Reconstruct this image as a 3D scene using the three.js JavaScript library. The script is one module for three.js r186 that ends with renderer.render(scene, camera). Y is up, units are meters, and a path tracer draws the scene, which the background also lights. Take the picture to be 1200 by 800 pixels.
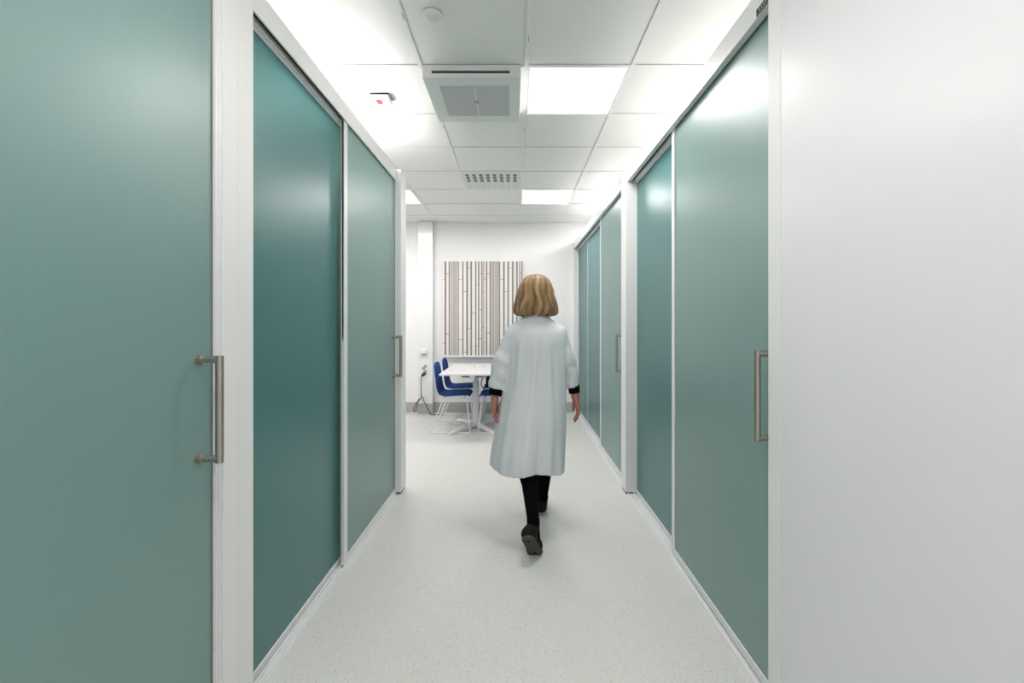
import * as THREE from 'three';
import { RoundedBoxGeometry } from 'three/addons/geometries/RoundedBoxGeometry.js';
import { mergeGeometries, mergeVertices, toCreasedNormals } from 'three/addons/utils/BufferGeometryUtils.js';
import { MarchingCubes } from 'three/addons/objects/MarchingCubes.js';
import { RectAreaLightUniformsLib } from 'three/addons/lights/RectAreaLightUniformsLib.js';

// ---------------------------------------------------------------- camera, exposure, light levels
// The camera stands at x = 0, z = 0; depth into the corridor is -z.
const scene = new THREE.Scene();
scene.background = new THREE.Color(0x000000);
const camera = new THREE.PerspectiveCamera(2 * Math.atan(400 / 533) * 180 / Math.PI, 1.5, 0.05, 60);
camera.position.set(0, 1.30, 0);
camera.lookAt(0, 1.30, -5);
camera.setViewOffset(1200, 800, -3.5, 22, 1200, 800);
const renderer = new THREE.WebGLRenderer({ antialias: true });
renderer.toneMapping = THREE.LinearToneMapping;
renderer.toneMappingExposure = 1.27;
renderer.shadowMap.enabled = true;
RectAreaLightUniformsLib.init();
const PANEL_LIGHT = 12.2;          // radiance of each ceiling light panel
const UPLIGHT = 10.0, UPLIGHT_RIGHT = 1.0, UPLIGHT_END = 1.2;             // wall uplight in the glazed room on the left
const LAMP_COLOR = new THREE.Color(1.0, 0.948, 0.938);

// ---------------------------------------------------------------- helpers
function rng(seed) { let s = seed >>> 0; return () => { s = (s + 0x6D2B79F5) | 0; let t = Math.imul(s ^ (s >>> 15), 1 | s); t = (t + Math.imul(t ^ (t >>> 7), 61 | t)) ^ t; return ((t ^ (t >>> 14)) >>> 0) / 4294967296; }; }
const taken = new Map();
function numbered(name) { const n = taken.get(name) || 0; taken.set(name, n + 1); return n ? `${name}_${String(n).padStart(3, '0')}` : name; }
function tag(o, label, category, group, kind) { o.userData.label = label; o.userData.category = category; if (group) o.userData.group = group; if (kind) o.userData.kind = kind; return o; }
function group(name, x = 0, y = 0, d = 0, turn = 0) { const g = new THREE.Group(); g.name = numbered(name); g.position.set(x, y, -d); g.rotation.y = turn; scene.add(g); return g; }
function obj(name, geo, mat, parent) { const g = Array.isArray(geo) ? mergeGeometries(geo.map((q) => (q.index ? q.toNonIndexed() : q)).map(bare)) : geo; const m = new THREE.Mesh(g, mat); m.name = parent ? name : numbered(name); (parent || scene).add(m); return m; }
function bare(g) { for (const k of Object.keys(g.attributes)) if (!['position', 'normal', 'uv'].includes(k)) g.deleteAttribute(k); return g; }
function structure(name, geo, mat, label, category, parent) { const m = obj(name, geo, mat, parent); if (!parent) tag(m, label, category, null, 'structure'); return m; }
// box between x0..x1, y0..y1 and depths d0..d1, uv in metres
function metreUv(g) {
  const p = g.attributes.position, n = g.attributes.normal, uv = new Float32Array(p.count * 2);
  for (let i = 0; i < p.count; i++) {
    const ax = Math.abs(n.getX(i)), ay = Math.abs(n.getY(i)), az = Math.abs(n.getZ(i));
    let u, v;
    if (ay >= ax && ay >= az) { u = p.getX(i); v = p.getZ(i); } else if (ax >= az) { u = p.getZ(i); v = p.getY(i); } else { u = p.getX(i); v = p.getY(i); }
    uv[2 * i] = u; uv[2 * i + 1] = v;
  }
  g.setAttribute('uv', new THREE.BufferAttribute(uv, 2)); return g;
}
function box(x0, x1, y0, y1, d0, d1) { const g = new THREE.BoxGeometry(Math.abs(x1 - x0), Math.abs(y1 - y0), Math.abs(d1 - d0)); g.translate((x0 + x1) / 2, (y0 + y1) / 2, -(d0 + d1) / 2); return metreUv(g); }
function rbox(x0, x1, y0, y1, d0, d1, r = 0.003, seg = 2) { const g = new RoundedBoxGeometry(Math.abs(x1 - x0), Math.abs(y1 - y0), Math.abs(d1 - d0), seg, r); g.translate((x0 + x1) / 2, (y0 + y1) / 2, -(d0 + d1) / 2); return metreUv(g); }
function tube(points, r, seg = 24, rad = 10, closed = false) { return new THREE.TubeGeometry(new THREE.CatmullRomCurve3(points.map((p) => new THREE.Vector3(...p)), closed, 'centripetal'), seg, r, rad, closed); }
function rod(a, b, r, rad = 12, r2 = r) {
  const A = new THREE.Vector3(...a), B = new THREE.Vector3(...b), L = A.distanceTo(B);
  const g = new THREE.CylinderGeometry(r2, r, L, rad);
  g.applyQuaternion(new THREE.Quaternion().setFromUnitVectors(new THREE.Vector3(0, 1, 0), B.clone().sub(A).normalize()));
  g.translate((A.x + B.x) / 2, (A.y + B.y) / 2, (A.z + B.z) / 2); return g;
}
function dataTexture(w, h, fn, { srgb = true, repeat = [1, 1] } = {}) {
  const a = new Uint8Array(w * h * 4);
  for (let y = 0; y < h; y++) for (let x = 0; x < w; x++) { const c = fn(x, y), i = 4 * (y * w + x); a[i] = c[0]; a[i + 1] = c[1]; a[i + 2] = c[2]; a[i + 3] = 255; }
  const t = new THREE.DataTexture(a, w, h); t.wrapS = t.wrapT = THREE.RepeatWrapping; t.magFilter = THREE.LinearFilter; t.minFilter = THREE.LinearFilter;
  if (srgb) t.colorSpace = THREE.SRGBColorSpace; t.repeat.set(...repeat); t.needsUpdate = true; return t;
}
function std(o) { return new THREE.MeshStandardMaterial(o); }
function phys(o) { return new THREE.MeshPhysicalMaterial(o); }

// ---------------------------------------------------------------- materials
function floorTexture() {
  const N = 1024, R = rng(11), base = new Float32Array(N * N);
  for (let i = 0; i < N * N; i++) base[i] = (R() - 0.5) * 5;
  const blob = (cx, cy, r, v) => { for (let y = -r; y <= r; y++) for (let x = -r; x <= r; x++) if (x * x + y * y <= r * r) { const k = (((cy + y + N) % N) * N) + ((cx + x + N) % N); base[k] = v; } };
  for (let k = 0; k < 26000; k++) { const dark = R() < 0.6; blob(Math.floor(R() * N), Math.floor(R() * N), R() < 0.75 ? 1 : 2, dark ? -4 - R() * 13 : 3 + R() * 8); }
  for (let k = 0; k < 420; k++) blob(Math.floor(R() * N), Math.floor(R() * N), 1, -34 - R() * 40);
  return dataTexture(N, N, (x, y) => { const v = base[y * N + x]; return [220 + 1.3 * v, 220 + 1.3 * v, 216 + 1.3 * v]; }, { repeat: [1 / 1.4, 1 / 1.4] });
}
function fineNoise(N, seed, amp, grain = 1) { const R = rng(seed), a = new Float32Array(N * N); for (let i = 0; i < N * N; i++) a[i] = R(); return dataTexture(N, N, (x, y) => { const v = 128 + amp * (a[(Math.floor(y / grain) * N + Math.floor(x / grain)) % (N * N)] - 0.5); return [v, v, v]; }, { srgb: false, repeat: [2, 2] }); }
const noiseMap = fineNoise(256, 5, 120);
const M = {
  floor: std({ map: floorTexture(), roughness: 0.5 }),
  wall: std({ color: 0xf3f4f4, roughness: 0.62, bumpMap: noiseMap, bumpScale: 0.0002 }),
  wallSheen: phys({ color: 0xe6e7e8, roughness: 0.5, clearcoat: 0.35, clearcoatRoughness: 0.25 }),
  tile: std({ color: 0xf1f2ef, roughness: 0.9, bumpMap: noiseMap, bumpScale: 0.0004 }),
  grid: std({ color: 0xf1f2ef, roughness: 0.5 }),
  gridGap: std({ color: 0x6d706d, roughness: 0.9 }),
  slab: std({ color: 0x8f918f, roughness: 0.95 }),
  frame: std({ color: 0xe9eae8, roughness: 0.5 }),
  railGloss: phys({ color: 0xe9eae8, roughness: 0.38, clearcoat: 1.0, clearcoatRoughness: 0.03 }),
  alu: std({ color: 0xe6e8e8, roughness: 0.4, metalness: 0.05 }),
  gapShade: std({ color: 0x161819, roughness: 0.95 }),  // near-black tone painting the shade in rail slots and under posts
  glassSlide: phys({ color: 0x89aca7, roughness: 0.36, transmission: 0.35, thickness: 0.008, ior: 1.6 }),
  glassFixed: phys({ color: 0x4d8987, roughness: 0.33, transmission: 0.35, thickness: 0.008, ior: 1.6 }),
  steel: std({ color: 0xb9b2a8, roughness: 0.32, metalness: 1.0 }),
  steelDark: std({ color: 0x7f7b74, roughness: 0.4, metalness: 1.0 }),
  white: std({ color: 0xeeefee, roughness: 0.45 }),
  whiteGloss: phys({ color: 0xf0f1f0, roughness: 0.25, clearcoat: 0.6, clearcoatRoughness: 0.1 }),
  perforated: std({ color: 0xc6c9c9, roughness: 0.7 }),
  paleMetal: std({ color: 0xe4e8e6, roughness: 0.55 }),
  dark: std({ color: 0x1b1d1e, roughness: 0.7 }),
  vent: std({ color: 0x34393a, roughness: 0.8 }),
  red: std({ color: 0xa33038, roughness: 0.5 }),
  lamp: std({ color: 0xffffff, emissive: LAMP_COLOR.clone(), emissiveIntensity: 2.2, roughness: 0.6 }),
  skirting: std({ color: 0xb4b5b0, roughness: 0.6 }),
  panelBack: std({ color: 0x96918d, roughness: 0.9 }),
  plankWhite: std({ color: 0xece9e4, roughness: 0.75 }),
  plankWarm: std({ color: 0xe3dfd8, roughness: 0.75 }),
  plankGrey: std({ color: 0xd0c9c5, roughness: 0.8 }),
  tableTop: phys({ color: 0xf1f2f2, roughness: 0.3, clearcoat: 0.3, clearcoatRoughness: 0.2 }),
  tableLeg: std({ color: 0xe8e9e8, roughness: 0.4 }),
  blue: std({ color: 0x05428a, roughness: 0.85, bumpMap: noiseMap, bumpScale: 0.0006 }),
  rod: std({ color: 0xeceded, roughness: 0.35 }),
  cable: std({ color: 0x17181a, roughness: 0.6 }),
  coat: std({ color: 0xe0e4e7, roughness: 0.92 }),
  skin: std({ color: 0xb97a6c, roughness: 0.6 }),
  black: phys({ color: 0x08080a, roughness: 0.95, specularIntensity: 0.15 }),
  shoe: phys({ color: 0x151413, roughness: 0.7, specularIntensity: 0.4 }),
  sole: std({ color: 0xb9ad93, roughness: 0.8 }),
  soleDark: std({ color: 0x4b463e, roughness: 0.85 }),
  lip: std({ color: 0xa75a55, roughness: 0.6 }),
  eye: std({ color: 0xeeeeea, roughness: 0.2 }),
};

// ---------------------------------------------------------------- room shell
const H = 2.75;                                  // underside of the ceiling grid
const XL = -3.5, XR = 3.5, DN = -2.6, DF = 6.6;  // outer walls
structure('floor', box(XL - 0.2, XR + 0.2, -0.12, 0, DN - 0.2, DF + 0.2), M.floor, 'pale grey speckled vinyl floor of the corridor', 'floor');
structure('wall_back', box(XL - 0.15, XR + 0.15, 0, 2.95, DF, DF + 0.15), M.wall, 'plain white end wall behind the blue chairs', 'wall');
structure('wall_left', box(XL - 0.15, XL, 0, 2.95, DN, DF), M.wall, 'white outer wall of the glazed rooms across from the blank wall', 'wall');
structure('wall_right', box(XR, XR + 0.15, 0, 2.95, DN, DF), M.wall, 'white outer wall of the rooms behind the blank wall', 'wall');
structure('wall_front', box(XL - 0.15, XR + 0.15, 0, 2.95, DN - 0.15, DN), M.wall, 'white wall closing the corridor behind the viewer', 'wall');
// blank wall beside the corridor and the cross walls of the glazed rooms
const PT = 2.462;                                // top of the partitions
structure('wall_corridor', rbox(0.8375, 0.965, 0, PT, DN, 1.433, 0.004), M.wallSheen, 'blank white partition wall before the sliding glass doors', 'wall');
structure('wall_corridor', box(-0.985, -0.90, 0, PT, DN, 0.06), M.wallSheen, 'white partition wall beside the viewer', 'wall');
structure('wall_cross', box(XL, -0.985, 0, PT, 3.46, 3.585), M.wall, 'white cross wall closing the glazed room before the break area', 'wall');
structure('wall_cross', box(0.965, XR, 0, PT, 3.46, 3.575), M.wall, 'white cross wall between the two glazed rooms', 'wall');
// skirting on the back wall, in two runs beside the service column
structure('baseboard_back', rbox(XL, -1.386, 0, 0.148, DF - 0.012, DF, 0.003), M.skirting, 'grey coved vinyl skirting between outer wall and service column', 'skirting');
structure('baseboard_back', rbox(-1.176, 0.84, 0, 0.148, DF - 0.012, DF, 0.003), M.skirting, 'grey coved vinyl skirting behind table and blue chairs', 'skirting');

// ---------------------------------------------------------------- ceiling: slab, T-grid and tiles
const GX = 0.065, GD = 2.575, CELL = 0.6;        // one grid crossing
const ceiling = structure('ceiling', box(XL - 0.15, XR + 0.15, 2.95, 3.05, DN - 0.15, DF + 0.15), M.slab, 'white suspended ceiling of square tiles in a T-bar grid', 'ceiling');
const gi0 = -6, gi1 = 5, gj0 = -9, gj1 = 6;
const lampCells = [[0, 0], [0, 4], [-1, -4], [-1, -7], [-5, 4], [2, -2], [2, 2], [2, 5]];  // beyond the corridor pair: unseen panels added to brighten walls, floor and glass
for (const i of [-3, 3]) for (const j of [-8, -4, 0, 4]) lampCells.push([i, j]);
const isLamp = (i, j) => lampCells.some(([a, b]) => a === i && b === j);
const isDiffuser = (i, j) => i === -1 && j === 0;
const isGrille = (i, j) => i === -1 && j === 3;
const tileGeos = new Map();
for (let i = gi0; i <= gi1; i++) for (let j = gj0; j <= gj1; j++) {
  const x0 = Math.max(GX + i * CELL, XL), x1 = Math.min(GX + (i + 1) * CELL, XR), d0 = Math.max(GD + j * CELL, DN), d1 = Math.min(GD + (j + 1) * CELL, DF);
  if (x1 - x0 < 0.03 || d1 - d0 < 0.03 || isLamp(i, j) || isDiffuser(i, j) || isGrille(i, j)) continue;
  const w = x1 - x0 - 0.006, l = d1 - d0 - 0.006, key = `${w.toFixed(3)} ${l.toFixed(3)}`;
  if (!tileGeos.has(key)) tileGeos.set(key, metreUv(new THREE.BoxGeometry(w, 0.018, l)));
  const t = obj('ceiling_tile', tileGeos.get(key), M.tile, ceiling);
  t.position.set((x0 + x1) / 2, H + 0.0148, -(d0 + d1) / 2);
}
for (let i = gi0 + 1; i <= gi1; i++) {           // main runners along the corridor, with a fine shadow gap beside the flange
  const x = GX + i * CELL; if (x < XL || x > XR) continue;
  obj('grid_runner', [rbox(x - 0.012, x + 0.012, H, H + 0.0035, DN, DF, 0.0012, 1), box(x - 0.001, x + 0.001, H + 0.003, H + 0.03, DN, DF)], M.grid, ceiling);
}
for (let j = gj0 + 1; j <= gj1; j++) {
  const d = GD + j * CELL; if (d < DN || d > DF) continue;
  for (let i = gi0; i <= gi1; i++) {
    const x0 = Math.max(GX + i * CELL + 0.0125, XL), x1 = Math.min(GX + (i + 1) * CELL - 0.0125, XR);
    if (x1 - x0 > 0.05) obj('grid_cross_bar', rbox(x0, x1, H + 0.0005, H + 0.0035, d - 0.012, d + 0.012, 0.001, 1), M.grid, ceiling);
  }
}
obj('wall_angle', box(XL, XR, H, H + 0.02, DF - 0.018, DF), M.grid, ceiling);
for (const [x, d] of [[GX - 0.6, 2.13], [GX, 2.30], [GX - 0.6, 3.35], [GX, 3.40]]) obj('grid_slot', box(x + 0.003, x + 0.006, H - 0.0006, H + 0.001, d, d + 0.05), M.gridGap, ceiling);

// ---------------------------------------------------------------- ceiling light panels
function ceilingLight(i, j, label, grp) {
  const cx = GX + (i + 0.5) * CELL, cd = GD + (j + 0.5) * CELL;
  const t = group('ceiling_light', cx, H, cd);
  const o = 0.2985, n = 0.276;
  obj('frame', [box(-o, o, 0.004, 0.03, -o, -n), box(-o, o, 0.004, 0.03, n, o), box(-o, -n, 0.004, 0.03, -n, n), box(n, o, 0.004, 0.03, -n, n)], M.white, t);
  obj('housing', box(-o, o, 0.03, 0.06, -o, o), M.white, t);
  obj('diffuser', box(-n, n, 0.008, 0.012, -n, n), M.lamp, t);
  const l = new THREE.RectAreaLight(LAMP_COLOR, PANEL_LIGHT, 2 * n, 2 * n); l.position.set(0, 0.006, 0); l.rotation.x = -Math.PI / 2; t.add(l);
  return tag(t, label, 'ceiling light', grp);
}
for (const [i, j] of lampCells) {
  if (i === 0 && j === 0) ceilingLight(i, j, 'square white light panel beside the box shaped air diffuser');
  else if (i === 0 && j === 4) ceilingLight(i, j, 'square white light panel nearest the perforated grille and end wall');
  else if (i === -3 && j === 4) ceilingLight(i, j, 'square white light panel over the break area beyond the glass doors');
  else ceilingLight(i, j, 'unseen square white light panel, in the set of regular rows and added fill lights', 'light panels out of the view');
}

// ---------------------------------------------------------------- air diffuser, grille, sensor, detector
{
  const t = group('air_diffuser', -0.245, H, 2.845);
  const hw = 0.276, dn = -0.285, df = 0.277, b = -0.07;            // box hanging below the ceiling
  obj('ceiling_frame', [box(-0.292, 0.298, -0.004, 0.012, -0.27, -0.25), box(-0.292, 0.298, -0.004, 0.012, 0.30, 0.32), box(-0.292, -0.272, -0.004, 0.012, -0.25, 0.30), box(0.278, 0.298, -0.004, 0.012, -0.25, 0.30), box(-0.292, 0.298, 0.012, 0.02, -0.27, 0.32)], M.white, t);
  // near side: wall with a slot
  obj('side_panel', [box(-hw, hw, -0.030, 0, dn, dn + 0.012), box(-hw, hw, b, -0.046, dn, dn + 0.012), box(-hw, -hw + 0.05, -0.046, -0.030, dn, dn + 0.012), box(hw - 0.06, hw, -0.046, -0.030, dn, dn + 0.012)], M.white, t);
  obj('slot', box(-hw + 0.03, hw - 0.03, -0.05, -0.026, dn + 0.012, dn + 0.02), M.dark, t);
  obj('side_panel', box(-hw, hw, b, 0, df - 0.012, df), M.white, t);
  obj('side_panel', box(-hw, -hw + 0.01, b, 0, dn + 0.012, df - 0.012), M.white, t);
  obj('side_panel', box(hw - 0.01, hw, b, 0, dn + 0.012, df - 0.012), M.whiteGloss, t);
  obj('face_plate', rbox(-hw, hw, b - 0.004, b, dn, df, 0.0018, 1), M.paleMetal, t);
  const pp = obj('perforated_panel', box(-0.195, 0.21, b - 0.0055, b - 0.004, -0.2, 0.18), M.perforated, t);
  pp.userData.label = 'grey finely perforated square';
  obj('cross_seam', [box(0.004, 0.010, b - 0.0062, b - 0.0055, -0.2, 0.18)], M.paleMetal, t);
  const sc = new THREE.CylinderGeometry(0.012, 0.014, 0.006, 20); sc.translate(0.007, b - 0.0085, 0.010); obj('screw', sc, M.steel, t);
  tag(t, 'white box shaped air diffuser with grey perforated square and dark slot', 'air diffuser');
}
{
  const cx = GX - 0.3, cd = GD + 3.5 * CELL, t = group('vent_grille', cx, H, cd);
  const o = 0.287;
  obj('face_plate', rbox(-o, o, 0.0005, 0.008, -o, o, 0.0015, 1), M.paleMetal, t);
  const cup = new THREE.CylinderGeometry(0.0215, 0.0215, 0.004, 18), half = new THREE.CylinderGeometry(0.0185, 0.0185, 0.003, 18);
  const cupRow = new THREE.CylinderGeometry(0.0215, 0.0215, 0.004, 18);
  for (let r = 0; r < 8; r++) for (let c = 0; c < 8; c++) {
    const x = -0.235 + c * 0.067, d = -0.218 + r * 0.063;
    const n = obj('nozzle', r < 4 ? cup : cupRow, M.paleMetal, t); n.position.set(x, -0.0012, -d);
    if (r < 4) { const h = obj('hole', half, M.dark, n); h.position.set(0, -0.0022, 0.0); h.scale.set(1.08, 1, 0.8); h.rotation.y = (c - 3.5) * 0.14; } else { n.rotation.x = -0.06; }
  }
  tag(t, 'square ceiling grille with rows of small dark air nozzles', 'vent');
}
{
  const t = group('motion_sensor', -0.392, H + 0.0058, 2.147);
  obj('base', new THREE.LatheGeometry([[0.0, 0], [0.05, 0], [0.049, -0.008], [0.043, -0.016], [0.032, -0.019], [0, -0.019]].map((p) => new THREE.Vector2(...p)).reverse(), 36), M.white, t);
  const dome = new THREE.SphereGeometry(0.022, 24, 12, 0, Math.PI * 2, Math.PI / 2, Math.PI / 2); dome.translate(0, -0.017, 0);
  const l = obj('lens', dome, M.paleMetal, t); l.userData.label = 'pale grey lens dome';
  tag(t, 'small round white motion sensor on the ceiling', 'sensor');
}
{
  const t = group('smoke_detector', -0.862, H + 0.0058, 2.93);
  obj('base', rbox(-0.062, 0.062, -0.012, 0, -0.055, 0.055, 0.012, 3), M.dark, t).scale.set(0.97, 1, 0.97);  // dark colour here stands for the shadowed edges around the cover
  obj('cover', rbox(-0.062, 0.062, -0.034, -0.010, -0.055, 0.055, 0.008, 3), M.white, t);
  const rl = obj('status_label', box(-0.028, 0.008, -0.0352, -0.034, -0.03, 0.028), M.red, t); rl.userData.label = 'dark red label';
  tag(t, 'small square white alarm unit with dark red label on the ceiling', 'detector');
}

// ---------------------------------------------------------------- glazed partitions
// side = -1 left, +1 right; xf = face of the fascia measured from the middle of the corridor
function sx(side, a, b) { return side > 0 ? [a, b] : [-b, -a]; }
function sbox(side, a, b, y0, y1, d0, d1, r) { const [x0, x1] = sx(side, a, b); return r ? rbox(x0, x1, y0, y1, d0, d1, r) : box(x0, x1, y0, y1, d0, d1); }
const FB = 2.371;                                // underside of the head rail
const offs = { 1: { face: 0.852, slide: 0.885, fixed: 0.925 }, '-1': { face: 0.896, slide: 0.909, fixed: 0.945 } };
function headRail(side, d0, d1, label) {
  const o = offs[side], s0 = o.slide - 0.006, s1 = o.slide + 0.016, back = o.fixed + 0.04;
  const t = structure('trim_head', [sbox(side, o.face, s0, FB, PT, d0, d1), sbox(side, s1, back, FB, PT, d0, d1), sbox(side, s0, s1, PT - 0.02, PT, d0, d1)], M.railGloss, label, 'trim');
  obj('slot_shade', sbox(side, s0, s1, FB + 0.016, PT - 0.02, d0, d1), M.gapShade, t);  // dark filling puts the shade of the open track slot into colour
  return t;
}
function floorTrack(side, d0, d1, label) {
  const o = offs[side], a = o.face;
  return structure('trim_track', [sbox(side, a, o.fixed + 0.04, 0, 0.006, d0, d1), sbox(side, a + 0.004, a + 0.010, 0.006, 0.013, d0, d1), sbox(side, o.slide + 0.014, o.slide + 0.02, 0.006, 0.016, d0, d1)], M.alu, label, 'trim');
}
function handle(side, parent, xg, d) {           // D-shaped pull standing off the glass
  const r = 0.0108, y0 = 0.910, y1 = 1.195, x1 = side * (xg - 0.062), xb = side * xg;
  const h = obj('handle', [rod([x1, y0 - r, -d], [x1, y1 + r, -d], r, 20)], M.steel, parent);
  h.userData.label = 'brushed steel D-shaped pull handle';
  for (const y of [y0, y1]) {
    obj('handle_arm', rod([xb - side * 0.012, y, -d], [x1, y, -d], r * 0.97, 18), M.steel, h);
    obj('rosette', rod([xb, y, -d], [xb - side * 0.014, y, -d], r * 1.25, 20), M.steel, h);
    const s = new THREE.SphereGeometry(0.0035, 8, 6); s.translate(xb - side * 0.008, y - r * 1.2, -d); obj('grub_screw', s, M.steelDark, h);
  }
}
let doors = 0, windows = 0;
function slidingDoor(side, d0, d1, hd, stileAtFar, label) {
  const o = offs[side], x = o.slide, t = group(`door_${++doors}`);
  obj('glass_pane', sbox(side, x, x + 0.008, 0.045, FB + 0.03, d0, d1), M.glassSlide, t);
  const [s0, s1] = stileAtFar ? [d1 - 0.042, d1] : [d0, d0 + 0.048];
  obj('stile', sbox(side, x - 0.005, x + 0.013, 0.014, FB + 0.03, s0, s1, 0.002), M.alu, t);
  obj('bottom_rail', sbox(side, x - 0.005, x + 0.013, 0.014, 0.048, stileAtFar ? d0 : s1, stileAtFar ? s0 : d1, 0.002), M.alu, t);
  const e0 = stileAtFar ? d0 - 0.004 : d1; obj('edge_seal', sbox(side, x - 0.001, x + 0.010, 0.014, FB, e0, e0 + 0.004), M.steelDark, t);
  handle(side, t, x, hd);
  return tag(t, label, 'door', null, 'structure');
}
function fixedPane(side, d0, d1, label) {
  const o = offs[side], x = o.fixed, t = group(`window_${++windows}`);
  obj('glass_pane', sbox(side, x, x + 0.008, 0.035, FB - 0.012, d0, d1), M.glassFixed, t);
  obj('bottom_rail', sbox(side, x - 0.006, x + 0.016, 0.006, 0.038, d0, d1, 0.002), M.alu, t);
  obj('top_rail', sbox(side, x - 0.006, x + 0.016, FB - 0.014, FB, d0, d1, 0.002), M.alu, t);
  for (const e of [d0, d1 - 0.005]) obj('edge_strip', sbox(side, x - 0.003, x + 0.012, 0.038, FB - 0.014, e, e + 0.005), M.alu, t);
  return tag(t, label, 'window', null, 'structure');
}
// left side
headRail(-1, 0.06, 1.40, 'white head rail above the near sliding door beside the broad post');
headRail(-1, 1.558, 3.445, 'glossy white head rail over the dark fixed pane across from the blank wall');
floorTrack(-1, 0.06, 1.40, 'aluminium floor track under the door beside the broad post');
floorTrack(-1, 1.558, 3.445, 'aluminium floor track under the dark pane and sliding door');
slidingDoor(-1, 0.10, 1.362, 1.304, false, 'frosted green sliding glass door with steel handle beside the broad white post');
{
  const p = structure('trim_post', [sbox(-1, 0.896, 0.985, 0, PT, 1.40, 1.4715, 0.0015), sbox(-1, 0.896, 0.985, 0, PT, 1.4735, 1.558, 0.0015), sbox(-1, 0.899, 0.98, 0, PT, 1.471, 1.474)], M.frame, 'broad white post between the two sliding glass doors opposite the blank wall', 'trim');
  obj('jamb_profile', [sbox(-1, 0.899, 0.985, 0, PT, 1.366, 1.374, 0.001), sbox(-1, 0.902, 0.985, 0, PT, 1.374, 1.383), sbox(-1, 0.899, 0.985, 0, PT, 1.383, 1.391, 0.001), sbox(-1, 0.902, 0.985, 0, PT, 1.391, 1.40)], M.alu, p);
}
fixedPane(-1, 1.545, 2.47, 'dark teal fixed glass pane next to the broad white post');
slidingDoor(-1, 2.41, 3.437, 3.375, false, 'frosted pale green sliding door at the open break area end of the partition');
{
  const p = structure('trim_post', sbox(-1, 0.863, 0.985, 0.014, PT, 3.447, 3.60, 0.004), M.frame, 'slim white end post of the partition beside the break area', 'trim');
  obj('gap_shade', sbox(-1, 0.870, 0.98, 0, 0.014, 3.455, 3.59), M.gapShade, p);  // dark block fills the gap under the post, its shade painted in
}
// right side
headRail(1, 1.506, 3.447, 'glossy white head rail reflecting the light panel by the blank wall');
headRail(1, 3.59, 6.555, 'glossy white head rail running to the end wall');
floorTrack(1, 1.506, 3.447, 'aluminium floor track under the door next to the blank wall');
floorTrack(1, 3.59, 6.555, 'aluminium floor track running to the end wall');
structure('trim_post', rbox(0.8375, 0.965, 0, PT, 1.433, 1.506, 0.003), M.frame, 'grey white profile capping the end of the blank wall', 'trim');
slidingDoor(1, 1.40, 2.555, 1.545, true, 'tall frosted glass sliding door next to the blank wall');
fixedPane(1, 2.50, 3.462, 'narrow teal fixed glass pane between sliding door and slim white post');
{
  const p = structure('trim_post', rbox(0.8375, 0.965, 0.014, PT, 3.447, 3.59, 0.005), M.frame, 'slim white post between the two glazed rooms opposite the break area', 'trim');
  obj('gap_shade', box(0.845, 0.96, 0, 0.014, 3.455, 3.58), M.gapShade, p);  // shaded gap below this post, painted as a dark block
}
slidingDoor(1, 3.57, 4.71, 3.70, true, 'grey green frosted sliding door just past the slim white post');
fixedPane(1, 4.67, 5.768, 'pale teal fixed glass pane beside the person in the coat');
fixedPane(1, 5.772, 6.56, 'pale teal fixed glass pane next to the end wall');
structure('trim_jamb', rbox(0.845, 0.965, 0, PT, 6.555, 6.60, 0.003), M.frame, 'white jamb where the glass partition meets the end wall', 'trim');
{
  const t = group('door_plate', 0.852, 2.388, 1.53);
  obj('backing', rbox(-0.0025, 0, -0.0135, 0.0135, -0.072, 0.072, 0.001, 1), M.dark, t);
  const strokes = []; const R = rng(3);
  for (let k = 0; k < 9; k++) { const d = -0.060 + k * 0.0135; strokes.push(box(-0.0031, -0.0025, -0.005, 0.005 - R() * 0.003, d, d + 0.003)); }
  strokes.push(box(-0.0031, -0.0025, -0.0105, -0.0095, -0.066, 0.066), box(-0.0031, -0.0025, 0.0095, 0.0105, -0.066, 0.066));
  obj('print', strokes, M.perforated, t);
  tag(t, 'small dark maker plate on the head rail above the frosted door', 'plate');
}
// uplights hung below the ceiling in the glazed rooms: they throw the bright patches on the ceiling
function uplight(x, d, power, label) {
  const t = group('pendant_uplight', x, 2.20, d);
  obj('housing', [rbox(-0.16, 0.16, -0.05, 0, -0.7, 0.7, 0.006), box(-0.16, -0.152, 0, 0.02, -0.7, 0.7), box(0.152, 0.16, 0, 0.02, -0.7, 0.7)], M.white, t);
  obj('lamp_lens', box(-0.15, 0.15, 0, 0.008, -0.69, 0.69), M.lamp, t);
  for (const z of [-0.6, 0.6]) obj('suspension_wire', rod([0, 0.008, z], [0, H - 2.20 + 0.008, z], 0.0015, 6), M.steel, t);
  const l = new THREE.RectAreaLight(LAMP_COLOR, power, 0.3, 1.38); l.position.set(0, 0.012, 0); l.rotation.x = Math.PI / 2; t.add(l);
  tag(t, label, 'lamp');
}
uplight(-1.40, 2.95, UPLIGHT, 'long suspended uplight in the room behind the dark teal pane');
uplight(1.45, 2.75, UPLIGHT_RIGHT, 'long suspended uplight in the room behind the door by the blank wall');
uplight(1.45, 5.05, UPLIGHT_END, 'long suspended uplight in the glazed room next to the end wall');

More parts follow.
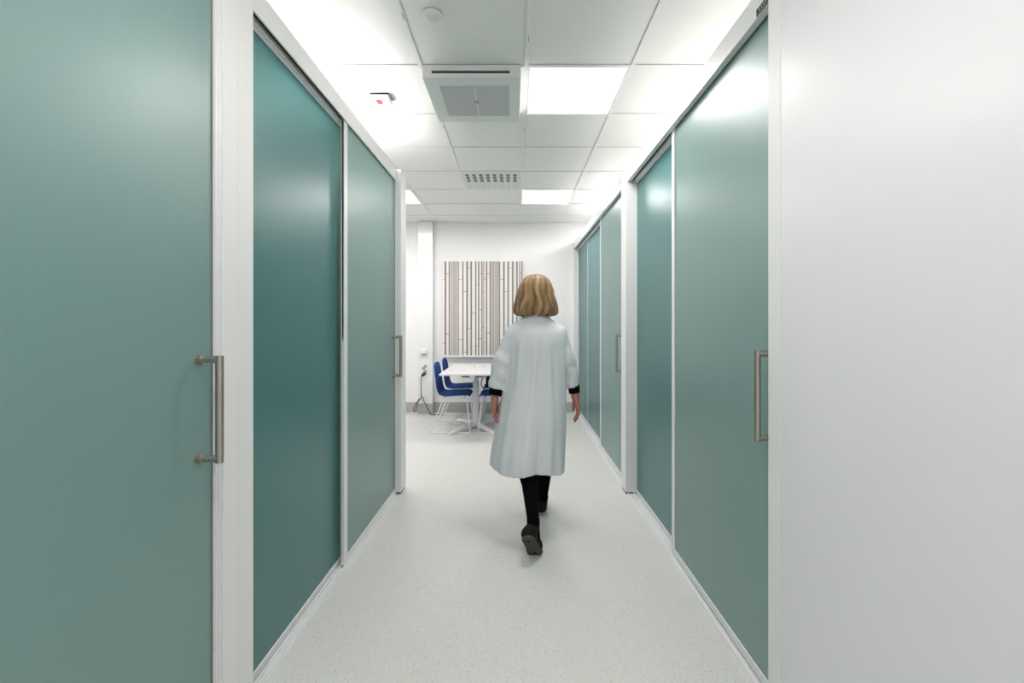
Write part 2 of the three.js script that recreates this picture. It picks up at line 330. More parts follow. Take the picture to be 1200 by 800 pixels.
// ---------------------------------------------------------------- end wall: service column, sockets, cable, acoustic panel
{
  const t = group('service_column', -1.281, 0, 6.55);
  obj('column_body', rbox(-0.105, 0.105, 0, H, -0.05, 0.05, 0.004), M.whiteGloss, t);
  obj('skirting', rbox(-0.107, 0.107, 0, 0.148, -0.062, -0.05, 0.003), M.skirting, t).userData.label = 'grey vinyl skirting';
  tag(t, 'glossy white service column with sockets against the end wall', 'column', null, 'structure');
  const F = 6.5;
  const b = group('switch_box', -1.300, 0.885, F);
  obj('housing', rbox(-0.043, 0.043, -0.03, 0.03, -0.045, 0, 0.006, 3), M.white, b);
  obj('underside', box(-0.036, 0.036, -0.034, -0.03, -0.04, -0.004), M.dark, b);
  tag(b, 'small white box on the service column above the sockets', 'switch box');
  const spots = [[-1.281, 0.683, 'topmost small round grey socket on the service column'], [-1.308, 0.652, 'small round grey socket offset to the side on the service column'], [-1.281, 0.605, 'small round grey socket just above the black plug']];
  for (const [x, y, label] of spots) {
    const s = group('socket', x, y, F);
    const c = new THREE.CylinderGeometry(0.021, 0.023, 0.014, 24); c.rotateX(Math.PI / 2); c.translate(0, 0, 0.007); obj('rim', c, M.perforated, s);
    const h = new THREE.CylinderGeometry(0.013, 0.013, 0.003, 20); h.rotateX(Math.PI / 2); h.translate(0, 0, 0.0148); obj('hole', h, M.panelBack, s);
    tag(s, label, 'socket');
  }
  const k = group('power_cable', -1.305, 0.565, F);
  obj('plug', rod([0.012, 0.012, 0.0], [-0.006, -0.012, 0.075], 0.022, 16, 0.016), M.cable, k);
  obj('cord', tube([[-0.006, -0.014, 0.07], [-0.02, -0.04, 0.06], [-0.03, -0.12, 0.04], [-0.03, -0.24, 0.035], [-0.03, -0.315, 0.035], [-0.02, -0.335, 0.05], [-0.05, -0.345, 0.05], [-0.105, -0.42, 0.045], [-0.138, -0.50, 0.04], [-0.125, -0.525, 0.04], [-0.105, -0.505, 0.045], [-0.085, -0.43, 0.05], [-0.045, -0.355, 0.055], [-0.01, -0.325, 0.06], [0.012, -0.345, 0.06], [0.0, -0.36, 0.055], [0.03, -0.40, 0.06], [0.08, -0.495, 0.075], [0.12, -0.555, 0.09], [0.16, -0.5595, 0.10], [0.22, -0.5595, 0.105], [0.29, -0.5595, 0.10]], 0.0052, 160, 8), M.cable, k);
  tag(k, 'black power cable looped and hanging from the service column to the floor', 'cable');
}
{ // slatted acoustic panel: planks with open joints on a grey board
  const x0 = -1.045, x1 = 0.122, y0 = 0.825, y1 = 2.185, t = group('acoustic_panel', x0, y0, DF - 0.001);
  const W = x1 - x0, Hh = y1 - y0, R = rng(21);
  obj('backing_board', box(0, W, 0, Hh, -0.018, 0), M.panelBack, t);
  obj('ledge', rbox(-0.004, W + 0.004, -0.022, 0, -0.055, 0, 0.002), M.white, t);
  // plank runs as fractions of the panel's width: [from, to, tone, joints measured from the top]
  const runs = [
    [0.000, 0.024, 0, [0.19, 0.87]], [0.046, 0.074, 0, [0.13, 0.77]], [0.088, 0.113, 2, []], [0.121, 0.133, 1, []], [0.140, 0.149, 2, []], [0.156, 0.166, 1, []], [0.173, 0.193, 2, []],
    [0.202, 0.242, 0, [0.19, 0.83]], [0.258, 0.292, 0, [0.32, 0.96]], [0.312, 0.345, 1, [0.07, 0.71]], [0.364, 0.402, 0, [0.55]], [0.418, 0.438, 0, [0.25, 0.90]], [0.454, 0.478, 0, [0.13, 0.51, 0.82]],
    [0.490, 0.508, 2, [0.32, 0.70]], [0.514, 0.534, 0, [0.19, 0.86]], [0.552, 0.580, 0, [0.13, 0.76]], [0.597, 0.610, 1, []], [0.618, 0.627, 2, []], [0.634, 0.644, 1, []], [0.651, 0.671, 2, []], [0.682, 0.694, 1, []],
    [0.712, 0.748, 0, [0.19, 0.83]], [0.768, 0.802, 0, [0.32]], [0.820, 0.858, 0, [0.07, 0.71]], [0.876, 0.912, 1, [0.52]], [0.930, 0.948, 0, [0.25, 0.9]], [0.960, 0.975, 0, [0.12]], [0.989, 1.0, 0, [0.06, 0.5]],
  ];
  const tones = [M.plankWhite, M.plankWarm, M.plankGrey];
  for (const [a, b, tone, joints] of runs) {
    const cuts = [0, ...joints, 1];
    for (let k = 0; k + 1 < cuts.length; k++) {
      const top = Hh * (1 - cuts[k]) - (k ? 0.004 : 0), bot = Hh * (1 - cuts[k + 1]) + (k + 2 < cuts.length ? 0.004 : 0);
      obj('plank', box(a * W, b * W, bot, top, -0.030 - R() * 0.003, -0.018), tones[tone], t);
    }
  }
  tag(t, 'wall panel of narrow white and greige vertical planks with grey gaps', 'wall panel');
}

// ---------------------------------------------------------------- table, its fittings, chairs
{
  const t = group('table', -0.487, 0, 5.66);
  const w = 0.352, d0 = -0.64, d1 = 0.64, top = 0.735;
  obj('table_top', rbox(-w, w, top - 0.022, top, d0, d1, 0.004, 2), M.tableTop, t);
  obj('support_beam', [rbox(-0.03, 0.03, top - 0.075, top - 0.022, -0.5, 0.5, 0.004), rbox(-0.27, 0.27, top - 0.045, top - 0.022, -0.045, 0.045, 0.004)], M.tableLeg, t);
  obj('cable_tray', [rbox(-0.14, 0.14, top - 0.085, top - 0.078, -0.3, 0.3, 0.002, 1), rbox(-0.145, -0.138, top - 0.085, top - 0.022, -0.3, 0.3, 0.002, 1), rbox(0.138, 0.145, top - 0.085, top - 0.022, -0.3, 0.3, 0.002, 1)], M.tableLeg, t);
  obj('column', [rbox(-0.036, 0.036, 0.05, 0.58, -0.036, 0.036, 0.012, 4), rbox(-0.027, 0.027, 0.57, 0.655, -0.027, 0.027, 0.01, 4)], M.tableLeg, t);
  for (const a of [-1, 1]) for (const b of [-1, 1]) {
    const g = new THREE.BufferGeometry();
    const ex = a * 0.272, ez = -b * 0.405, L = Math.hypot(ex, ez), nx = -ez / L, nz = ex / L;
    const sec = (q, hw, yb, yt) => [[q * ex + nx * hw, yb, q * ez + nz * hw], [q * ex - nx * hw, yb, q * ez - nz * hw], [q * ex - nx * hw * 0.75, yt, q * ez - nz * hw * 0.75], [q * ex + nx * hw * 0.75, yt, q * ez + nz * hw * 0.75]];
    const S = [sec(0.02, 0.034, 0.03, 0.085), sec(0.55, 0.029, 0.014, 0.055), sec(1, 0.023, 0.004, 0.026)];
    const pos = []; const quad = (A, B, C, D) => pos.push(...A, ...B, ...C, ...A, ...C, ...D);
    for (let k = 0; k < 2; k++) for (let m = 0; m < 4; m++) quad(S[k][m], S[k][(m + 1) % 4], S[k + 1][(m + 1) % 4], S[k + 1][m]);
    quad(S[2][0], S[2][1], S[2][2], S[2][3]); quad(S[0][3], S[0][2], S[0][1], S[0][0]);
    g.setAttribute('position', new THREE.Float32BufferAttribute(pos, 3)); g.computeVertexNormals();
    const f = obj('foot', fixWinding(g), M.tableLeg, t);
    const gl = new THREE.CylinderGeometry(0.012, 0.014, 0.006, 14); gl.translate(0.95 * ex, 0.003, 0.95 * ez); obj('glide', gl, M.vent, f);
  }
  tag(t, 'white rectangular pedestal table with four spread feet', 'table');
  const p = group('cable_port', -0.463, 0.735, 5.84);
  obj('lid', rbox(-0.052, 0.052, 0, 0.003, -0.08, 0.08, 0.001, 1), M.white, p);
  obj('rim_gap', [box(-0.063, -0.053, 0, 0.0022, -0.05, 0.08), box(0.053, 0.063, 0, 0.0022, -0.05, 0.08)], M.dark, p);
  obj('front_gap', box(-0.05, 0.05, 0, 0.0012, -0.085, -0.081), M.perforated, p);
  tag(p, 'flush cable port with dark end slots in the table top', 'cable port');
  const c = group('table_cables', -0.40, 0.47, 5.80);
  obj('power_block', rbox(0.03, 0.09, 0.02, 0.16, -0.03, 0.03, 0.01, 3), M.cable, c);
  obj('cord', tube([[0.0, 0.245, 0], [-0.005, 0.15, 0.02], [-0.03, 0.05, 0.02], [0.0, 0.0, 0.01], [0.05, 0.01, 0], [0.06, 0.05, 0]], 0.006, 40, 8), M.cable, c);
  obj('cord', tube([[0.07, 0.245, 0], [0.075, 0.2, 0.0], [0.065, 0.15, 0]], 0.006, 16, 8), M.cable, c);
  tag(c, 'black cables and power block hanging under the white table', 'cables');
}
function fixWinding(g) {                         // outward faces, by the sign of the enclosed volume
  const p = g.attributes.position, ix = g.index; let vol = 0; const n = ix ? ix.count : p.count, at = (i) => (ix ? ix.getX(i) : i);
  const a = new THREE.Vector3(), b = new THREE.Vector3(), c = new THREE.Vector3(), o = new THREE.Vector3().fromBufferAttribute(p, 0);
  for (let i = 0; i < n; i += 3) { a.fromBufferAttribute(p, at(i)).sub(o); b.fromBufferAttribute(p, at(i + 1)).sub(o); c.fromBufferAttribute(p, at(i + 2)).sub(o); vol += a.dot(b.cross(c)); }
  if (vol < 0) { if (ix) { const q = ix.array; for (let i = 0; i < n; i += 3) { const s = q[i]; q[i] = q[i + 1]; q[i + 1] = s; } } else for (let i = 0; i < n; i += 3) for (let k = 0; k < 3; k++) { const s = p.array[3 * i + k]; p.array[3 * i + k] = p.array[3 * i + 3 + k]; p.array[3 * i + 3 + k] = s; } }
  g.computeVertexNormals(); return g;
}
function chairShell() {                          // one-piece padded shell, the sitter facing +x
  const path = new THREE.CatmullRomCurve3([[0.215, 0.415], [0.19, 0.436], [0.10, 0.438], [0.0, 0.432], [-0.09, 0.430], [-0.145, 0.447], [-0.172, 0.50], [-0.187, 0.60], [-0.203, 0.72], [-0.218, 0.815]].map(([x, y]) => new THREE.Vector3(x, y, 0)), false, 'centripetal');
  const NU = 48, NV = 16, P = [], idx = [];
  const half = (u) => { const w = u < 0.55 ? 0.225 - 0.02 * Math.max(0, (u - 0.3) / 0.25) : 0.205 - 0.02 * Math.max(0, (u - 0.7) / 0.3); const e = Math.min(u / 0.10, 1), f = Math.min((1 - u) / 0.14, 1); return w * Math.sqrt(Math.max(0, 1 - (1 - e) ** 2.6 * 0.45)) * Math.sqrt(Math.max(0.0, 1 - (1 - f) ** 2.4 * 0.62)); };
  for (const side of [1, -1]) for (let i = 0; i <= NU; i++) {
    const u = i / NU, c = path.getPointAt(u), tg = path.getTangentAt(u), n = new THREE.Vector3(tg.y, -tg.x, 0);      // towards the sitter or below
    if (n.y < 0 && u < 0.4) n.negate(); if (n.x < 0 && u > 0.6) n.negate();
    for (let j = 0; j <= NV; j++) {
      const v = j / NV * 2 - 1, edge = Math.pow(Math.abs(v), 6), dish = 0.014 * v * v, th = 0.017 * (1 - 0.75 * edge) * (1 - 0.6 * Math.pow(Math.abs(2 * u - 1), 14));
      P.push(c.x + nrm(u).x * (dish + side * th), c.y + nrm(u).y * (dish + side * th), v * half(u));
    }
  }
  function nrm(u) { const tg = path.getTangentAt(u); return new THREE.Vector3(-tg.y, tg.x, 0).multiplyScalar(tg.x <= 0 && u < 0.5 ? -1 : -1); }
  const id = (s, i, j) => s * (NU + 1) * (NV + 1) + i * (NV + 1) + j;
  for (let s = 0; s < 2; s++) for (let i = 0; i < NU; i++) for (let j = 0; j < NV; j++) { const a = id(s, i, j), b = id(s, i + 1, j), c = id(s, i + 1, j + 1), d = id(s, i, j + 1); s ? idx.push(a, c, b, a, d, c) : idx.push(a, b, c, a, c, d); }
  const rim = []; for (let j = 0; j <= NV; j++) rim.push([0, j]); for (let i = 1; i <= NU; i++) rim.push([i, NV]); for (let j = NV - 1; j >= 0; j--) rim.push([NU, j]); for (let i = NU - 1; i > 0; i--) rim.push([i, 0]);
  for (let k = 0; k < rim.length; k++) { const [i, j] = rim[k], [m, n] = rim[(k + 1) % rim.length]; idx.push(id(0, i, j), id(0, m, n), id(1, m, n), id(0, i, j), id(1, m, n), id(1, i, j)); }
  const g = new THREE.BufferGeometry(); g.setAttribute('position', new THREE.Float32BufferAttribute(P, 3)); g.setIndex(idx);
  fixWinding(g); metreUv(g); return g;
}
const chair0 = group('chair', -0.755, 0, 5.58);
{
  obj('seat_shell', chairShell(), M.blue, chair0).userData.label = 'royal blue upholstered shell';
  for (const s of [-1, 1]) {
    const z = s * 0.235;
    obj('leg', rod([-0.09, 0.405, s * 0.19], [-0.242, 0.012, z], 0.0068, 10), M.rod, chair0);
    obj('leg', rod([0.185, 0.405, s * 0.19], [0.228, 0.012, z], 0.0068, 10), M.rod, chair0);
    obj('runner', tube([[-0.242, 0.016, z], [-0.246, 0.0085, z], [-0.2, 0.008, z], [0, 0.008, z], [0.2, 0.008, z], [0.232, 0.0085, z], [0.228, 0.016, z]], 0.0075, 30, 8), M.rod, chair0);
    obj('seat_rail', rod([-0.09, 0.405, s * 0.19], [0.185, 0.405, s * 0.19], 0.0068, 10), M.rod, chair0);
  }
  obj('cross_bar', rod([-0.09, 0.405, -0.19], [-0.09, 0.405, 0.19], 0.0068, 10), M.rod, chair0);
  obj('cross_bar', rod([0.15, 0.405, -0.19], [0.15, 0.405, 0.19], 0.0068, 10), M.rod, chair0);
  tag(chair0, 'royal blue chair facing the person, further from the end wall, beside the hanging cable', 'chair', 'blue chairs around the white table');
}
function chairCopy(x, d, turn, label) { const c = chair0.clone(); c.name = numbered('chair'); c.position.set(x, 0, -d); c.rotation.y = turn; c.userData = { label, category: 'chair', group: 'blue chairs around the white table' }; scene.add(c); return c; }
chairCopy(-0.755, 6.19, 0, 'royal blue chair next to the end wall, back towards the service column');
chairCopy(-0.205, 5.56, Math.PI, 'royal blue chair half hidden behind the white coat sleeve');
chairCopy(-0.205, 6.19, Math.PI, 'royal blue chair by the end wall hidden behind table and coat');

// ---------------------------------------------------------------- person walking away
const clamp = (x, a, b) => Math.min(b, Math.max(a, x));
const smin = (a, b, k) => { const h = clamp(0.5 + 0.5 * (b - a) / k, 0, 1); return b + (a - b) * h - k * h * (1 - h); };
function cap(p, a, b, ra, rb) {                  // tapered capsule
  const bx = b[0] - a[0], by = b[1] - a[1], bz = b[2] - a[2], px = p[0] - a[0], py = p[1] - a[1], pz = p[2] - a[2];
  const t = clamp((px * bx + py * by + pz * bz) / (bx * bx + by * by + bz * bz + 1e-12), 0, 1);
  return Math.hypot(px - t * bx, py - t * by, pz - t * bz) - (ra + (rb - ra) * t);
}
function ell(p, c, r) { const k = Math.hypot((p[0] - c[0]) / r[0], (p[1] - c[1]) / r[1], (p[2] - c[2]) / r[2]); return (k - 1) * Math.min(...r); }
// SDFs use (x, height, depth); the mesh has z = -depth
function meshSdf(center, halfSize, res, sdf) {
  const mc = new MarchingCubes(res, M.coat, false, false, 400000);
  const p = [0, 0, 0], s = halfSize / (res / 2);
  for (let k = 0; k < res; k++) for (let j = 0; j < res; j++) for (let i = 0; i < res; i++) {
    p[0] = center[0] + (i - res / 2) * s; p[1] = center[1] + (j - res / 2) * s; p[2] = center[2] + (k - res / 2) * s;
    mc.field[i + j * res + k * res * res] = -sdf(p);
  }
  mc.isolation = 0; mc.update();
  const n = mc.count, pos = new Float32Array(n * 3);
  for (let i = 0; i < n; i++) { pos[3 * i] = center[0] + mc.positionArray[3 * i] * halfSize; pos[3 * i + 1] = center[1] + mc.positionArray[3 * i + 1] * halfSize; pos[3 * i + 2] = -(center[2] + mc.positionArray[3 * i + 2] * halfSize); }
  let g = new THREE.BufferGeometry(); g.setAttribute('position', new THREE.BufferAttribute(pos, 3));
  g = mergeVertices(g, 1e-5); return fixWinding(g);
}
// joints
const J = {
  head: [0.134, 1.485, 2.955], neck: [0.134, 1.33, 2.935], chest: [0.136, 1.18, 2.925], waist: [0.125, 0.98, 2.92], pelvis: [0.12, 0.86, 2.92],
  shL: [0.003, 1.226, 2.925], elL: [-0.098, 1.03, 2.90], wrL: [-0.128, 0.828, 2.885],
  shR: [0.274, 1.226, 2.925], elR: [0.345, 1.04, 2.915], wrR: [0.385, 0.838, 2.925],
  hipL: [0.055, 0.83, 2.91], knL: [0.070, 0.475, 2.86], anL: [0.102, 0.195, 2.535],
  hipR: [0.19, 0.83, 2.93], knR: [0.213, 0.47, 3.10], anR: [0.186, 0.098, 3.115],
};
const legs = (p, e) => {
  let d = cap(p, J.hipL, J.knL, 0.085 + e, 0.056 + e);
  d = smin(d, cap(p, J.knL, [0.085, 0.37, 2.74], 0.054 + e, 0.053 + e), 0.02); d = smin(d, cap(p, [0.085, 0.37, 2.74], J.anL, 0.052 + e, 0.033 + e), 0.02);
  d = smin(d, cap(p, J.anL, [0.115, 0.055, 2.545], 0.033 + e, 0.028 + e), 0.015);
  let q = cap(p, J.hipR, J.knR, 0.085 + e, 0.056 + e);
  q = smin(q, cap(p, J.knR, [0.205, 0.34, 3.085], 0.054 + e, 0.053 + e), 0.02); q = smin(q, cap(p, [0.205, 0.34, 3.085], J.anR, 0.052 + e, 0.035 + e), 0.02);
  q = smin(q, cap(p, J.anR, [0.19, 0.06, 3.23], 0.034 + e, 0.026 + e), 0.015);
  return Math.min(d, q);
};
function bodySdf(p) {
  let d = legs(p, -0.004);
  let t = cap(p, J.chest, J.waist, 0.12, 0.105); t = smin(t, cap(p, J.waist, J.pelvis, 0.105, 0.12), 0.05);
  t = smin(t, cap(p, J.shL, J.shR, 0.055, 0.055), 0.05); t = smin(t, cap(p, J.chest, J.neck, 0.10, 0.055), 0.04);
  d = smin(d, t, 0.04);
  d = smin(d, cap(p, J.neck, [0.134, 1.42, 2.95], 0.052, 0.052), 0.02);
  let h = ell(p, [0.134, 1.505, 2.95], [0.078, 0.098, 0.096]);
  h = smin(h, ell(p, [0.134, 1.445, 2.985], [0.056, 0.062, 0.062]), 0.03);
  h = smin(h, cap(p, [0.134, 1.50, 3.045], [0.134, 1.468, 3.062], 0.008, 0.013), 0.012);
  for (const s of [-1, 1]) h = smin(h, ell(p, [0.134 + s * 0.08, 1.485, 2.955], [0.012, 0.03, 0.02]), 0.008);
  d = smin(d, h, 0.02);
  for (const s of ['L', 'R']) { d = smin(d, smin(cap(p, J['sh' + s], J['el' + s], 0.046, 0.037), cap(p, J['el' + s], J['wr' + s], 0.036, 0.025), 0.015), 0.02); }
  return d;
}
function handSdf(side, w) {                      // relaxed hand hanging below the wrist; the palm faces the thigh
  const s = side === 'L' ? -1 : 1, o = (a, b, c) => [w[0] + s * a, w[1] + b, w[2] + c];
  const tilt = s > 0 ? 0.16 : 0.02;              // hand swings slightly outwards
  const q = (a, b, c) => o(a - b * tilt, b, c);
  const fingers = [[-0.028, 0.080, 0.0088], [-0.009, 0.090, 0.0092], [0.011, 0.083, 0.0088], [0.030, 0.066, 0.0078]];
  return (p) => {
    let d = cap(p, q(0, 0.05, 0), q(0, -0.01, 0), 0.0285, 0.0245);
    let palm = 1;
    for (const [c, , r] of fingers) palm = smin(palm, cap(p, q(0, -0.02, -c * 0.55), q(0.004, -0.085, -c), 0.0145, 0.0125), 0.014);
    d = smin(d, palm, 0.016);
    for (const [c, len, r] of fingers) {
      const k1 = q(0.004, -0.085, -c), k2 = q(0.002, -0.085 - len * 0.45, -c * 1.06), k3 = q(-0.012, -0.085 - len * 0.78, -c * 1.05), k4 = q(-0.027, -0.085 - len * 0.98, -c);
      const f = smin(smin(cap(p, k1, k2, r * 1.08, r), cap(p, k2, k3, r, r * 0.93), 0.003), cap(p, k3, k4, r * 0.93, r * 0.82), 0.003);
      d = smin(d, f, 0.005);
    }
    const t1 = q(-0.002, -0.025, 0.026), t2 = q(-0.010, -0.062, 0.048), t3 = q(-0.016, -0.092, 0.052), t4 = q(-0.02, -0.112, 0.049);
    d = smin(d, smin(smin(cap(p, t1, t2, 0.0145, 0.0115), cap(p, t2, t3, 0.011, 0.010), 0.004), cap(p, t3, t4, 0.0098, 0.0085), 0.003), 0.010);
    return d;
  };
}
const prof = [ // height, centre x, half width, centre depth, half depth of the coat
  [1.36, 0.134, 0.060, 2.935, 0.062], [1.335, 0.134, 0.078, 2.932, 0.070], [1.305, 0.135, 0.125, 2.928, 0.088], [1.27, 0.136, 0.162, 2.925, 0.105], [1.20, 0.137, 0.188, 2.922, 0.125], [1.08, 0.137, 0.194, 2.92, 0.135],
  [0.95, 0.133, 0.198, 2.915, 0.145], [0.82, 0.122, 0.208, 2.91, 0.165], [0.65, 0.107, 0.219, 2.90, 0.188], [0.45, 0.087, 0.227, 2.885, 0.212], [0.25, 0.075, 0.230, 2.87, 0.226],
];
function coatRow(y) { let k = 0; while (k < prof.length - 2 && y < prof[k + 1][0]) k++; const a = prof[k], b = prof[k + 1], t = clamp((a[0] - y) / (a[0] - b[0]), 0, 1), e = t * t * (3 - 2 * t); return a.map((v, i) => v + (b[i] - v) * (0.5 * t + 0.5 * e)); }
const rowCache = new Map();
function coatTorso(p) {
  const key = Math.round(p[1] * 1e5); let r = rowCache.get(key); if (!r) { r = [0, 0, 0, 0, 0]; for (let q = -4; q <= 4; q++) coatRow(p[1] + q * 0.011).forEach((v, i) => { r[i] += v / 9; }); rowCache.set(key, r); }
  const dx = p[0] - r[1], dz = p[2] - r[3], th = Math.atan2(dx, -dz);            // 0 at the middle of the back
  const low = clamp((1.02 - p[1]) / 0.5, 0, 1), mid = clamp((1.25 - p[1]) / 0.2, 0, 1) * clamp((p[1] - 0.75) / 0.3, 0, 1);
  let f = low * (0.034 * Math.cos(5 * th + 0.6 + 1.2 * p[1]) + 0.030 * Math.cos(9 * th + 2.1 - 1.5 * p[1]) + 0.014 * Math.cos(17 * th + 0.4 + 3 * p[1]));
  f += mid * (0.042 * Math.cos(10 * th + 0.5 + 0.8 * p[1]) + 0.026 * Math.cos(19 * th + 2.0 * p[1]));
  f += clamp((0.72 - p[1]) / 0.25, 0, 1) * 0.10 * (1 / (1 + Math.exp((th - 0.16) * 45)) - 0.5) * (Math.abs(th) < 1.6 ? clamp((1.6 - Math.abs(th)) / 0.9, 0, 1) : 0);   // back vent: one flap over the other
  const rx = r[2] * (1 + f), rz = r[4] * (1 + f), k = Math.hypot(dx / rx, dz / rz);
  return (k - 1) * Math.min(rx, rz);
}
function sleeve(p, a, b, c, r0, r1, r2) {
  const ax = [c[0] - b[0], c[1] - b[1], c[2] - b[2]], L = Math.hypot(...ax), u = ((p[0] - c[0]) * ax[0] + (p[1] - c[1]) * ax[1] + (p[2] - c[2]) * ax[2]) / L;
  const wob = 0.003 * Math.sin(p[1] * 60 + p[0] * 40) * clamp((1.2 - p[1]) / 0.1, 0, 1) + 0.0025 * Math.sin(p[1] * 26 - p[0] * 70);
  return Math.max(smin(cap(p, a, b, r0, r1), cap(p, b, c, r1, r2), 0.02) + wob, u);
}
const cuffL = [-0.119, 0.882, 2.89], cuffR = [0.377, 0.890, 2.92];
const hemAt = (x) => 0.392 + 0.008 * Math.cos((x - 0.1) * 22) - 0.02 * clamp((x - 0.2) / 0.1, 0, 1);
function coatSdf(p) {
  let d = coatTorso(p);
  d = Math.max(d, p[1] - 1.362);
  const slL = sleeve(p, J.shL, [-0.088, 1.04, 2.90], cuffL, 0.060, 0.055, 0.0505), slR = sleeve(p, J.shR, [0.338, 1.05, 2.915], cuffR, 0.058, 0.050, 0.041);
  const k = 0.012 + 0.03 * clamp((p[1] - 1.10) / 0.14, 0, 1); d = smin(d, slL, k); d = smin(d, slR, k);
  const hem = hemAt(p[0]);
  d = Math.max(d, hem - p[1]);
  if (p[1] < hem + 0.25) d = Math.max(d, -(coatTorso(p) + 0.016));                // open underneath
  return d;
}
{
  const bodyGeo = [meshSdf([0.13, 0.83, 2.83], 0.90, 96, bodySdf)];
  bodyGeo.push(meshSdf([J.wrL[0], J.wrL[1] - 0.07, J.wrL[2]], 0.155, 84, handSdf('L', J.wrL)), meshSdf([J.wrR[0], J.wrR[1] - 0.07, J.wrR[2]], 0.155, 84, handSdf('R', J.wrR)));
  const person = obj('person', mergeGeometries(bodyGeo), M.skin);
  const coat = obj('coat', meshSdf([0.13, 0.80, 2.90], 0.62, 126, coatSdf), M.coat, person); coat.userData.label = 'long white lab coat';
  const yoke = new THREE.LatheGeometry([[0.069, 0], [0.073, 0.012], [0.070, 0.030], [0.064, 0.034], [0.062, 0.015]].map((q) => new THREE.Vector2(...q)), 40); yoke.scale(1.05, 1, 1.0); yoke.translate(0.134, 1.338, -2.932);
  obj('collar', yoke, M.coat, coat);
  for (const [s, c, r] of [['L', cuffL, 0.043], ['R', cuffR, 0.037]]) {
    const w = J['wr' + s], up = [c[0] + (c[0] - w[0]) * 0.2, c[1] + 0.012, -c[2]], k = 0.62, lo = [c[0] + (w[0] - c[0]) * k, c[1] + (w[1] - c[1]) * k - 0.006, -(c[2] + (w[2] - c[2]) * k)];
    obj('undersleeve', rod(lo, up, r * 0.96, 24, r), M.black, person).userData.label = 'black undersleeve cuff';
  }
  const tights = obj('tights', meshSdf([0.13, 0.44, 2.87], 0.48, 96, (p) => Math.max(legs(p, 0.0), p[1] - 0.86)), M.black, person); tights.userData.label = 'black tights';
  // shoes: the far foot lands on its heel, the near one pushes off on its toe
  const shoe = (heel, ball, toe, ank) => (p) => { let d = cap(p, heel, ball, 0.036, 0.040); d = smin(d, cap(p, ball, toe, 0.040, 0.029), 0.02); d = smin(d, cap(p, heel, ank, 0.036, 0.037), 0.02); return d; };
  const sR = { heel: [0.178, 0.046, 3.105], ball: [0.192, 0.062, 3.235], toe: [0.197, 0.075, 3.29], ank: [0.186, 0.085, 3.12] };
  const sL = { heel: [0.074, 0.145, 2.485], ball: [0.112, 0.045, 2.565], toe: [0.118, 0.034, 2.61], ank: [0.100, 0.165, 2.53] };
  obj('shoe', meshSdf([0.19, 0.08, 3.18], 0.18, 72, shoe(sR.heel, sR.ball, sR.toe, sR.ank)), M.shoe, person);
  obj('shoe', meshSdf([0.10, 0.10, 2.55], 0.18, 72, shoe(sL.heel, sL.ball, sL.toe, sL.ank)), M.shoe, person);
  const soleSdf = (s, n) => (p) => { const o = (a, k) => [a[0] + n[0] * k, a[1] + n[1] * k, a[2] + n[2] * k]; let d = cap(p, o(s.heel, 0.022), o(s.ball, 0.022), 0.036, 0.041); d = smin(d, cap(p, o(s.ball, 0.022), o(s.toe, 0.016), 0.041, 0.030), 0.02); const c = o(s.ball, 0.028), u = (p[0] - c[0]) * n[0] + (p[1] - c[1]) * n[1] + (p[2] - c[2]) * n[2]; const hc = o(s.heel, 0.026), hd = Math.hypot(p[0] - hc[0], p[1] - hc[1], p[2] - hc[2]) - 0.034; return Math.max(smin(d, hd, 0.01), -u, u - 0.016); };
  obj('sole', meshSdf([0.19, 0.06, 3.18], 0.18, 64, soleSdf(sR, [0, -0.993, 0.115])), M.sole, person);
  obj('sole', meshSdf([0.10, 0.08, 2.54], 0.18, 64, soleSdf(sL, [-0.05, -0.61, -0.79])), M.soleDark, person);
  // face, turned away
  for (const s of [-1, 1]) { const e = new THREE.SphereGeometry(0.0125, 14, 10); e.translate(0.134 + s * 0.031, 1.505, -3.030); obj('eye', e, M.eye, person); const ir = new THREE.SphereGeometry(0.006, 10, 8); ir.translate(0.134 + s * 0.031, 1.505, -3.0385); obj('iris', ir, M.cable, person); }
  const mo = new THREE.SphereGeometry(0.02, 14, 8); mo.scale(1, 0.28, 0.35); mo.translate(0.134, 1.432, -3.043); obj('mouth', mo, M.lip, person);
  // hair: chin-length bob
  const hc = [0.134, 2.948];
  const hprof = [[1.616, 0.0], [1.611, 0.040], [1.600, 0.064], [1.580, 0.086], [1.55, 0.104], [1.51, 0.117], [1.46, 0.128], [1.42, 0.136], [1.385, 0.140], [1.362, 0.136], [1.348, 0.122], [1.338, 0.09]];
  const hr = (y) => { if (y > hprof[0][0]) return -(y - hprof[0][0]); for (let k = 0; k + 1 < hprof.length; k++) if (y >= hprof[k + 1][0]) { const t = (hprof[k][0] - y) / (hprof[k][0] - hprof[k + 1][0]); return hprof[k][1] + (hprof[k + 1][1] - hprof[k][1]) * t; } return 0.08; };
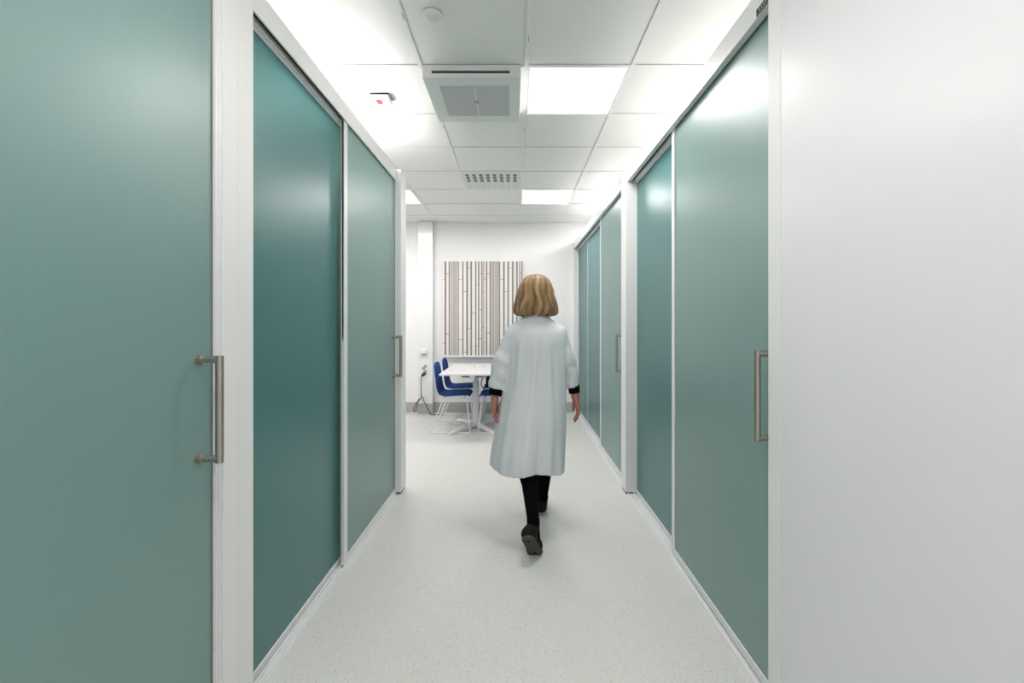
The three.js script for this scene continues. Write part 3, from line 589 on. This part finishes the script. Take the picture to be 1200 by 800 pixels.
  const hairSdf = (p) => {
    const dx = p[0] - hc[0], dz = p[2] - hc[1], th = Math.atan2(dx, -dz), low = clamp((1.56 - p[1]) / 0.15, 0, 1);
    const wave = 0.9 * Math.sin(p[1] * 34 + 2 * th);
    const f = low * (0.0060 * Math.cos(11 * th + 1.5 * wave) + 0.0040 * Math.cos(25 * th + 2.2 * wave + 1) + 0.0018 * Math.cos(47 * th + 5 + wave)) + 0.005 * low * Math.cos(5 * th + 0.7 + 20 * (1.5 - p[1]));
    let d = (Math.hypot(dx, dz * 1.06) - hr(p[1]) - f) * 0.8;
    const ends = 1.343 + 0.008 * Math.cos(9 * th + 1) + 0.005 * Math.cos(21 * th);
    d = Math.max(d, ends - p[1], p[1] - 1.617);
    d = Math.max(d, -ell(p, [0.134, 1.44, 3.10], [0.070, 0.12, 0.13]));            // the face stays free
    if (p[1] < 1.46) d = Math.max(d, -(Math.hypot(dx, p[2] - 2.965) - Math.max(0.06, 0.088 - 0.1 * Math.max(0, 1.4 - p[1]))));   // hollow around the neck
    return d;
  };
  const hg = meshSdf([0.134, 1.475, 2.95], 0.185, 112, hairSdf);
  { const p = hg.attributes.position, uv = new Float32Array(p.count * 2); for (let i = 0; i < p.count; i++) { const y = p.getY(i), th = Math.atan2(p.getX(i) - hc[0], p.getZ(i) + hc[1]); uv[2 * i] = th / (2 * Math.PI) + 0.012 * Math.sin(y * 34 + 2 * th); uv[2 * i + 1] = (y - 1.33) / 0.3; } hg.setAttribute('uv', new THREE.BufferAttribute(uv, 2)); }
  const R = rng(77), cols = [], W = 512; for (let x = 0; x < W; x++) cols.push(0.5 * R() + 0.25 * Math.sin(x * 0.21) + 0.25 * Math.sin(x * 0.083 + 1));
  const rowN = []; for (let i = 0; i < W * 64; i++) rowN.push(R());
  const hairMap = dataTexture(W, 256, (x, y) => { const a = cols[x], b = rowN[(x % W) + W * (Math.floor(y / 12) % 64)], v = clamp(0.40 + 0.52 * a + 0.18 * (b - 0.5), 0, 1); return [92 + 112 * v, 70 + 94 * v, 42 + 74 * v]; });
  const hairBump = dataTexture(W, 8, (x) => { const v = clamp(128 + 110 * cols[x], 0, 255); return [v, v, v]; }, { srgb: false });
  obj('hair', hg, std({ map: hairMap, bumpMap: hairBump, bumpScale: 0.002, roughness: 0.5 }), person).userData.label = 'chin-length blond bob';
  tag(person, 'person in long white lab coat and black tights walking away', 'person');
}

// ---------------------------------------------------------------- shadows on for everything
scene.traverse((o) => { if (o.isMesh) { o.castShadow = true; o.receiveShadow = true; } });
renderer.render(scene, camera);
